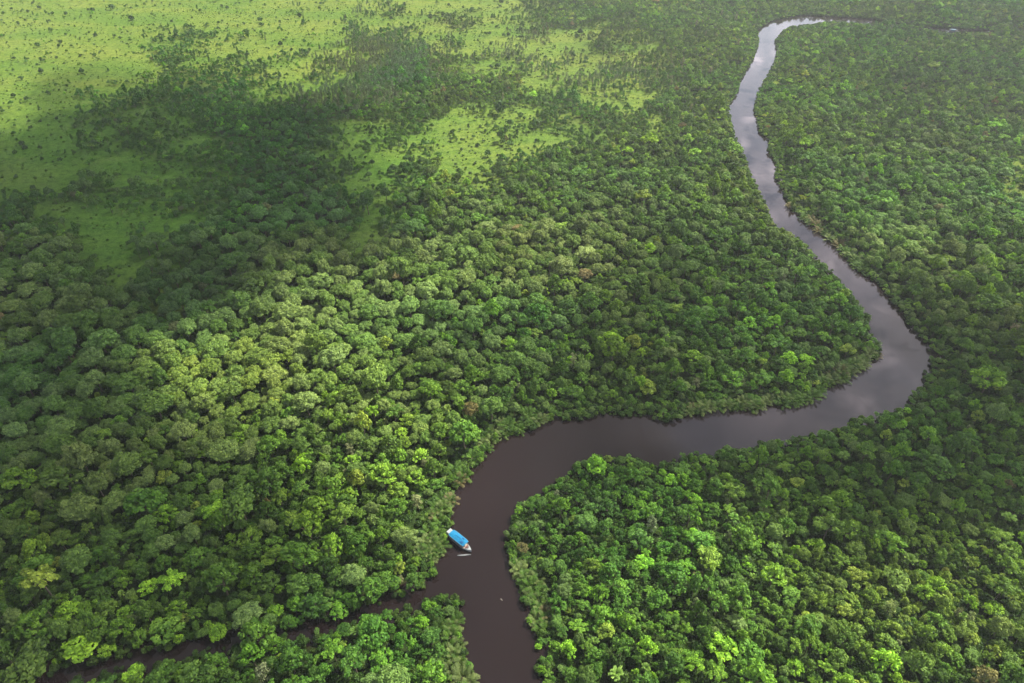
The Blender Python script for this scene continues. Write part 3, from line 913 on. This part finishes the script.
# ------------------------------------------------------------------ low growth: bank thickets, forest floor and sedge clumps
def low_growth():
    step = 2.3
    pts = []
    ys = np.arange(100, 1500, step)
    for y in ys:
        half = (y * math.cos(PITCH) + CAM_H * math.sin(PITCH)) * .75 * 1.1 + 20
        xs = np.arange(-half, half, step)
        pts.append(np.stack([xs, np.full(len(xs), y)], -1))
    Q = np.concatenate(pts); Q += rng.uniform(-1.1, 1.1, Q.shape)
    px, py, zc = project(np.concatenate([Q, np.zeros((len(Q), 1))], 1))
    k = (px > -90) & (px < 1110) & (py > -5) & (py < 755)
    Q, px, py, zc = Q[k], px[k], py[k], zc[k]
    pre = rng.random(len(Q))
    cov = cover(px, py)
    # distance to the river only where it matters
    near = np.zeros(len(Q)); near[:] = 99
    sd = sdist(Q[:, 0], Q[:, 1])
    bank = sd < 14
    openg = (cov < .8)
    keep = (bank & (pre < .42)) | (~bank & ~openg & (pre < np.where(zc < 520, .26, np.where(zc < 800, .04, .0)))) | (~bank & openg & (pre < .045 + .07 * cov * fbm(Q[:, 0], Q[:, 1], 22, 77)))
    keep &= sd > .6
    Q, px, py, zc, cov, sd = Q[keep], px[keep], py[keep], zc[keep], cov[keep], sd[keep]
    bank = sd < 14
    s = np.where(bank, rng.uniform(.45, 1.25, len(Q)), np.where(cov < .8, rng.uniform(.15, .65, len(Q)), rng.uniform(.8, 1.7, len(Q))))
    ok = clear_of_water(Q, s * 2.1, s * 2.6, s * .5)
    Q, s, bank, sd = Q[ok], s[ok], bank[ok], sd[ok]
    t = np.where((rng.random(len(Q)) < .5)[:, None], [[.032, .072, .012]], [[.046, .090, .014]]) * rng.uniform(.7, 1.25, len(Q))[:, None]
    z = np.where(sd < 10.5, -.35, .45)
    instancer("undergrowth", np.stack([Q, ], 0)[0].tolist() and np.concatenate([Q, z[:, None]], 1), rng.integers(0, 4, len(Q)), np.stack([s, s, s * rng.uniform(.8, 1.3, len(Q))], -1),
              rng.uniform(0, 6.28, len(Q)), t, [(o,) for o in SHRUB_SRC], "shrub")

# lone shrubs of the open grassland: one thing each
xs = rng.uniform(0, 640, 6000); ys_ = rng.uniform(1, 210, 6000)
cv = cover(xs, ys_)
gp = ground(xs, ys_)[:, :2]
# keep the density even on the ground, not in the picture
w = (1 / np.maximum(ys_ + 60, 1)) * 90 * np.clip((fbm(gp[:, 0], gp[:, 1], 75, 91, 2) - .36) * 5, .08, 1.4)
cand = [i for i in range(6000) if cv[i] < .5 and rng.random() < w[i]]
lone = []
for i in cand:
    if len(lone) >= 290: break
    if all((gp[i, 0] - gp[j, 0]) ** 2 + (gp[i, 1] - gp[j, 1]) ** 2 > 10 ** 2 for j in lone): lone.append(i)
SHRUB_SRC = [None] * 4
rws = {}
for i in lone: rws.setdefault(int(ys_[i] // 12), []).append(i)
for r in sorted(rws):
    for n, i in enumerate(sorted(rws[r], key=lambda q: xs[q])):
        s = float(np.exp(rng.normal(math.log(1.05), .35)))
        k = int(rng.integers(4))
        c = np.array([.036, .075, .018]) * rng.uniform(.75, 1.5)
        o = link("grassland_shrub", BUSH[k])
        o.location = (gp[i, 0], gp[i, 1], .5); o.rotation_euler = (0, 0, rng.uniform(0, 6.28)); o.scale = (s, s, s * rng.uniform(1.0, 1.7))
        o["tint"] = [float(v) for v in c] + [1.0]
        sz = "tiny" if s < .8 else "small" if s < 1.15 else "stout" if s < 1.6 else "big"
        tag(o, f"{sz} dark shrub on the open grassland, {ordn(n + 1)} from the left in {ordn(r + 1)} row down", "shrub", "shrubs dotted over the grassland")
        if SHRUB_SRC[k] is None: SHRUB_SRC[k] = o
low_growth()

# ------------------------------------------------------------------ the boats
M_WHITE = plain("white_paint", (.19, .21, .215), .55, .3, noise=(1.5, .12))
M_BLUE = plain("blue_tarpaulin", (.0003, .100, .205), .6, .2, noise=(1.2, .25))
M_PALE = plain("pale_blue_paint", (.05, .16, .23), .5, noise=(1.5, .15))
M_DECK = plain("deck_boards", (.22, .19, .15), .7, noise=(3, .25))
M_RED = plain("red_cloth", (.14, .03, .03), .8)
M_DARK = plain("dark_wood", (.05, .035, .028), .6, noise=(3, .2))

def hull_section(u, Lb, B):
    """half beam, sheer height and keel depth at u in 0..1 from stern to bow"""
    b = B / 2 * min(1, (.62 + 1.5 * u) if u < .25 else 1) * (1 - max(0, (u - .58) / .42) ** 2.1 * .97)
    sh = 1.15 + .75 * max(0, u - .55) ** 1.6 * 2.2
    return b, sh

def klotok(name, Lb, B, mats):
    root = link(name, None)
    hull = MB(); n = 22; prof = []
    for i in range(n + 1):
        u = i / n; b, sh = hull_section(u, Lb, B); x = -Lb / 2 + Lb * u
        prof.append([(x, -b, sh), (x, -b * .93, .35), (x, -b * .55, -.45), (x, b * .55, -.45), (x, b * .93, .35), (x, b, sh)])
    v = [q for r in prof for q in r]; f = []
    for i in range(n):
        for k in range(5): f.append((i * 6 + k, i * 6 + k + 1, (i + 1) * 6 + k + 1, (i + 1) * 6 + k))
    f.append(tuple(range(5, -1, -1))); f.append(tuple(n * 6 + k for k in range(6)))
    hull.add(v, f)
    link("hull", hull.mesh("hull", mats["hull"], True), root)
    rail = MB()
    for s in (-1, 1): rail.tube([(p[0][0], s * abs(p[0][1]), p[0][2] + .04) for p in prof], .07, 6)
    link("gunwale", rail.mesh("gunwale", mats["trim"]), root)
    deck = MB(); dv = []; df = []
    for i in range(n + 1):
        b, sh = hull_section(i / n, Lb, B); x = -Lb / 2 + Lb * i / n; dv += [(x, -b * .96, sh - .22), (x, b * .96, sh - .22)]
    for i in range(n): df.append((2 * i, 2 * i + 2, 2 * i + 3, 2 * i + 1))
    deck.add(dv, df); link("deck", deck.mesh("deck", mats["deck"]), root)
    fore = MB(); fv = []; ff = []
    m = 7
    for i in range(m + 1):
        u = .80 + .2 * i / m; b, sh = hull_section(u, Lb, B); x = -Lb / 2 + Lb * u
        fv += [(x, -b * .9, sh + .06), (x, 0, sh + .18), (x, b * .9, sh + .06)]
    for i in range(m): ff += [(3 * i, 3 * i + 3, 3 * i + 4, 3 * i + 1), (3 * i + 1, 3 * i + 4, 3 * i + 5, 3 * i + 2)]
    fore.add(fv, ff); link("foredeck", fore.mesh("foredeck", mats["trim"]), root)
    # canopy: cambered tarpaulin on posts
    can = MB(); cv = []; cf = []; x0, x1 = -.37, .285; mm = 24; kk = 8
    for i in range(mm + 1):
        u = x0 + (x1 - x0) * i / mm; b = min(B / 2 * 1.02, hull_section(u + .5, Lb, B)[0] * 1.05)
        for k in range(kk + 1):
            t = -1 + 2 * k / kk; cv.append((Lb * u, b * t, 3.55 + .38 * (1 - t * t) - .05 * math.cos(i * math.pi) + .03 * math.sin(5 * i + 2 * k)))
    for i in range(mm):
        for k in range(kk): cf.append((i * (kk + 1) + k, (i + 1) * (kk + 1) + k, (i + 1) * (kk + 1) + k + 1, i * (kk + 1) + k + 1))
    nb = len(cv); cv2 = cv + [(a, b, c - .06) for a, b, c in cv]; cf += [tuple(q + nb for q in reversed(g)) for g in cf]
    can.add(cv2, cf); c_o = link("canopy", can.mesh("canopy", mats["canopy"], True), root)
    ed = MB()
    for s in (-1, 1):
        ed.tube([(Lb * (x0 + (x1 - x0) * i / mm), s * (min(B / 2 * 1.02, hull_section(x0 + (x1 - x0) * i / mm + .5, Lb, B)[0] * 1.05) + .05), 3.52) for i in range(mm + 1)], .11, 6)
    link("canopy_edge", ed.mesh("canopy_edge", mats["pale"]), c_o)
    pa = MB()     # darker folded side flaps and a lashed patch on the roof
    pa.box((Lb * .15, -B * .22, 3.99), (1.5, .9, .10)); pa.box((Lb * -.05, B * .02, 4.02), (4.2, .16, .08)); pa.box((Lb * .10, B * .27, 3.93), (1.1, .6, .1))
    link("roof_patch", pa.mesh("roof_patch", mats["patch"]), c_o)
    for u in (-.34, -.15, .04, .22):
        for s in (-1, 1):
            b = hull_section(u + .5, Lb, B)[0] * .93; p = MB(); p.tube([(Lb * u, s * b, .95), (Lb * u, s * b, 3.6)], .06, 6)
            link("post", p.mesh("post", mats["trim"]), root)
    ca = MB(); ca.box((-Lb * .06, 0, 1.75), (Lb * .5, B * .62, 1.5)); link("cabin", ca.mesh("cabin", mats["pale"]), root)
    st = MB(); st.box((-Lb * .425, 0, 2.35), (Lb * .105, B * .62, 2.2)); st.box((-Lb * .425, 0, 3.52), (Lb * .125, B * .70, .12))
    link("stern_cabin", st.mesh("stern_cabin", mats["trim"]), root)
    se = MB(); se.box((Lb * .315, -B * .13, 1.6), (.7, .8, .55)); se.box((Lb * .31, B * .14, 1.6), (.9, .6, .45)); link("deck_seat", se.mesh("deck_seat", mats["red"]), root)
    ha = MB(); ha.box((Lb * .345, 0, 1.7), (1.0, 1.1, .35)); link("hatch", ha.mesh("hatch", M_DARK), root)
    return root

def place_px(o, a, b, z=0.0):
    A_ = ground(*a, z); B_ = ground(*b, z); c = (A_ + B_) / 2; d = B_ - A_
    o.location = (c[0], c[1], 0); o.rotation_euler = (0, 0, math.atan2(d[1], d[0]))
    return float(np.hypot(d[0], d[1]))

A_ = ground(448.3, 531.5, 2.0); B_ = ground(471.2, 550.3, 1.5)
blen = float(np.linalg.norm((B_ - A_)[:2]))
print("boat length", blen)
k = klotok("river_boat", blen, blen * .25, dict(hull=M_WHITE, trim=M_WHITE, deck=M_DECK, canopy=M_BLUE, pale=M_PALE, patch=plain("navy_cloth", (.002, .035, .12), .7, .2), red=M_RED))
c = (A_ + B_) / 2; k.location = (c[0], c[1], 0); k.rotation_euler = (0, 0, math.atan2(*(B_ - A_)[[1, 0]]))
tag(k, "white wooden river boat with bright blue canopy moored at the palm-lined left bank", "boat")
# a smaller far boat at the last bend
g = ground(953, 31.5); k2 = klotok("river_boat", 13.0, 4.0, dict(hull=M_WHITE, trim=M_WHITE, deck=M_DECK, canopy=M_PALE, pale=M_PALE, patch=M_PALE, red=M_DARK))
k2.location = (g[0], g[1], 0); k2.rotation_euler = (0, 0, -.12)
tag(k2, "tiny pale turquoise boat far away where the river bends out of sight", "boat")

def canoe():
    a = ground(457.2, 555.8); b = ground(471.0, 554.8); ln = float(np.linalg.norm(b - a))
    root = link("canoe", None); m = MB(); n = 14; v = []; f = []
    for i in range(n + 1):
        u = -1 + 2 * i / n; w = .30 * (1 - u * u) ** .8 + .015; sh = .36 + .22 * abs(u) ** 3; x = ln / 2 * u
        v += [(x, -w, sh), (x, -w * .6, -.08), (x, w * .6, -.08), (x, w, sh), (x, w * .85, sh - .02), (x, w * .5, .06), (x, -w * .5, .06), (x, -w * .85, sh - .02)]
    for i in range(n):
        for q in range(8): f.append((i * 8 + q, i * 8 + (q + 1) % 8, (i + 1) * 8 + (q + 1) % 8, (i + 1) * 8 + q))
    f += [tuple(range(7, -1, -1)), tuple(n * 8 + q for q in range(8))]
    m.add(v, f); link("hull", m.mesh("canoe_hull", M_WHITE, True), root)
    for x in (-.45, 0, .42):
        t = MB(); w = .46 * (1 - x * x) ** .8; t.box((x * ln / 2, 0, .30), (.28, 1.6 * w, .04)); link("thwart", t.mesh("thwart", M_WHITE), root)
    root.location = tuple((a + b) / 2); root.rotation_euler = (0, 0, math.atan2(b[1] - a[1], b[0] - a[0]))
    tag(root, "slender white canoe floating beside the bow of the blue boat", "canoe")
canoe()

def driftwood(px, py, label, ln, rz):
    m = MB(); m.tube([(-ln / 2, 0, .02), (-ln * .1, .05, .12), (ln / 2, -.1, .05)], [.16, .14, .06], 7); m.tube([(ln * .05, 0, .1), (ln * .2, .7, .3)], [.08, .03], 5)
    o = link("driftwood", m.mesh("driftwood", plain("bleached_wood", (.20, .18, .15), .85, noise=(3, .2)), True))
    g = ground(px, py); o.location = (g[0], g[1], .02); o.rotation_euler = (0, 0, rz); tag(o, label, "driftwood")
driftwood(501.5, 599.5, "pale forked driftwood floating midstream just below the creek mouth", 1.5, 2.2)

# ------------------------------------------------------------------ render settings
scene.view_settings.view_transform = "Standard"
scene.view_settings.look = "None"
scene.view_settings.exposure = 1.72
scene.view_settings.gamma = 1
scene.view_settings.use_curve_mapping = False
cy = scene.cycles
cy.max_bounces = 5; cy.diffuse_bounces = 2; cy.glossy_bounces = 2; cy.transmission_bounces = 2; cy.transparent_max_bounces = 8; cy.volume_bounces = 1
cy.caustics_reflective = False; cy.caustics_refractive = False
cy.sample_clamp_indirect = 4
cy.use_denoising = True
print("trees", len(P), "palms", len(dpalm), "shrubs", len(lone))
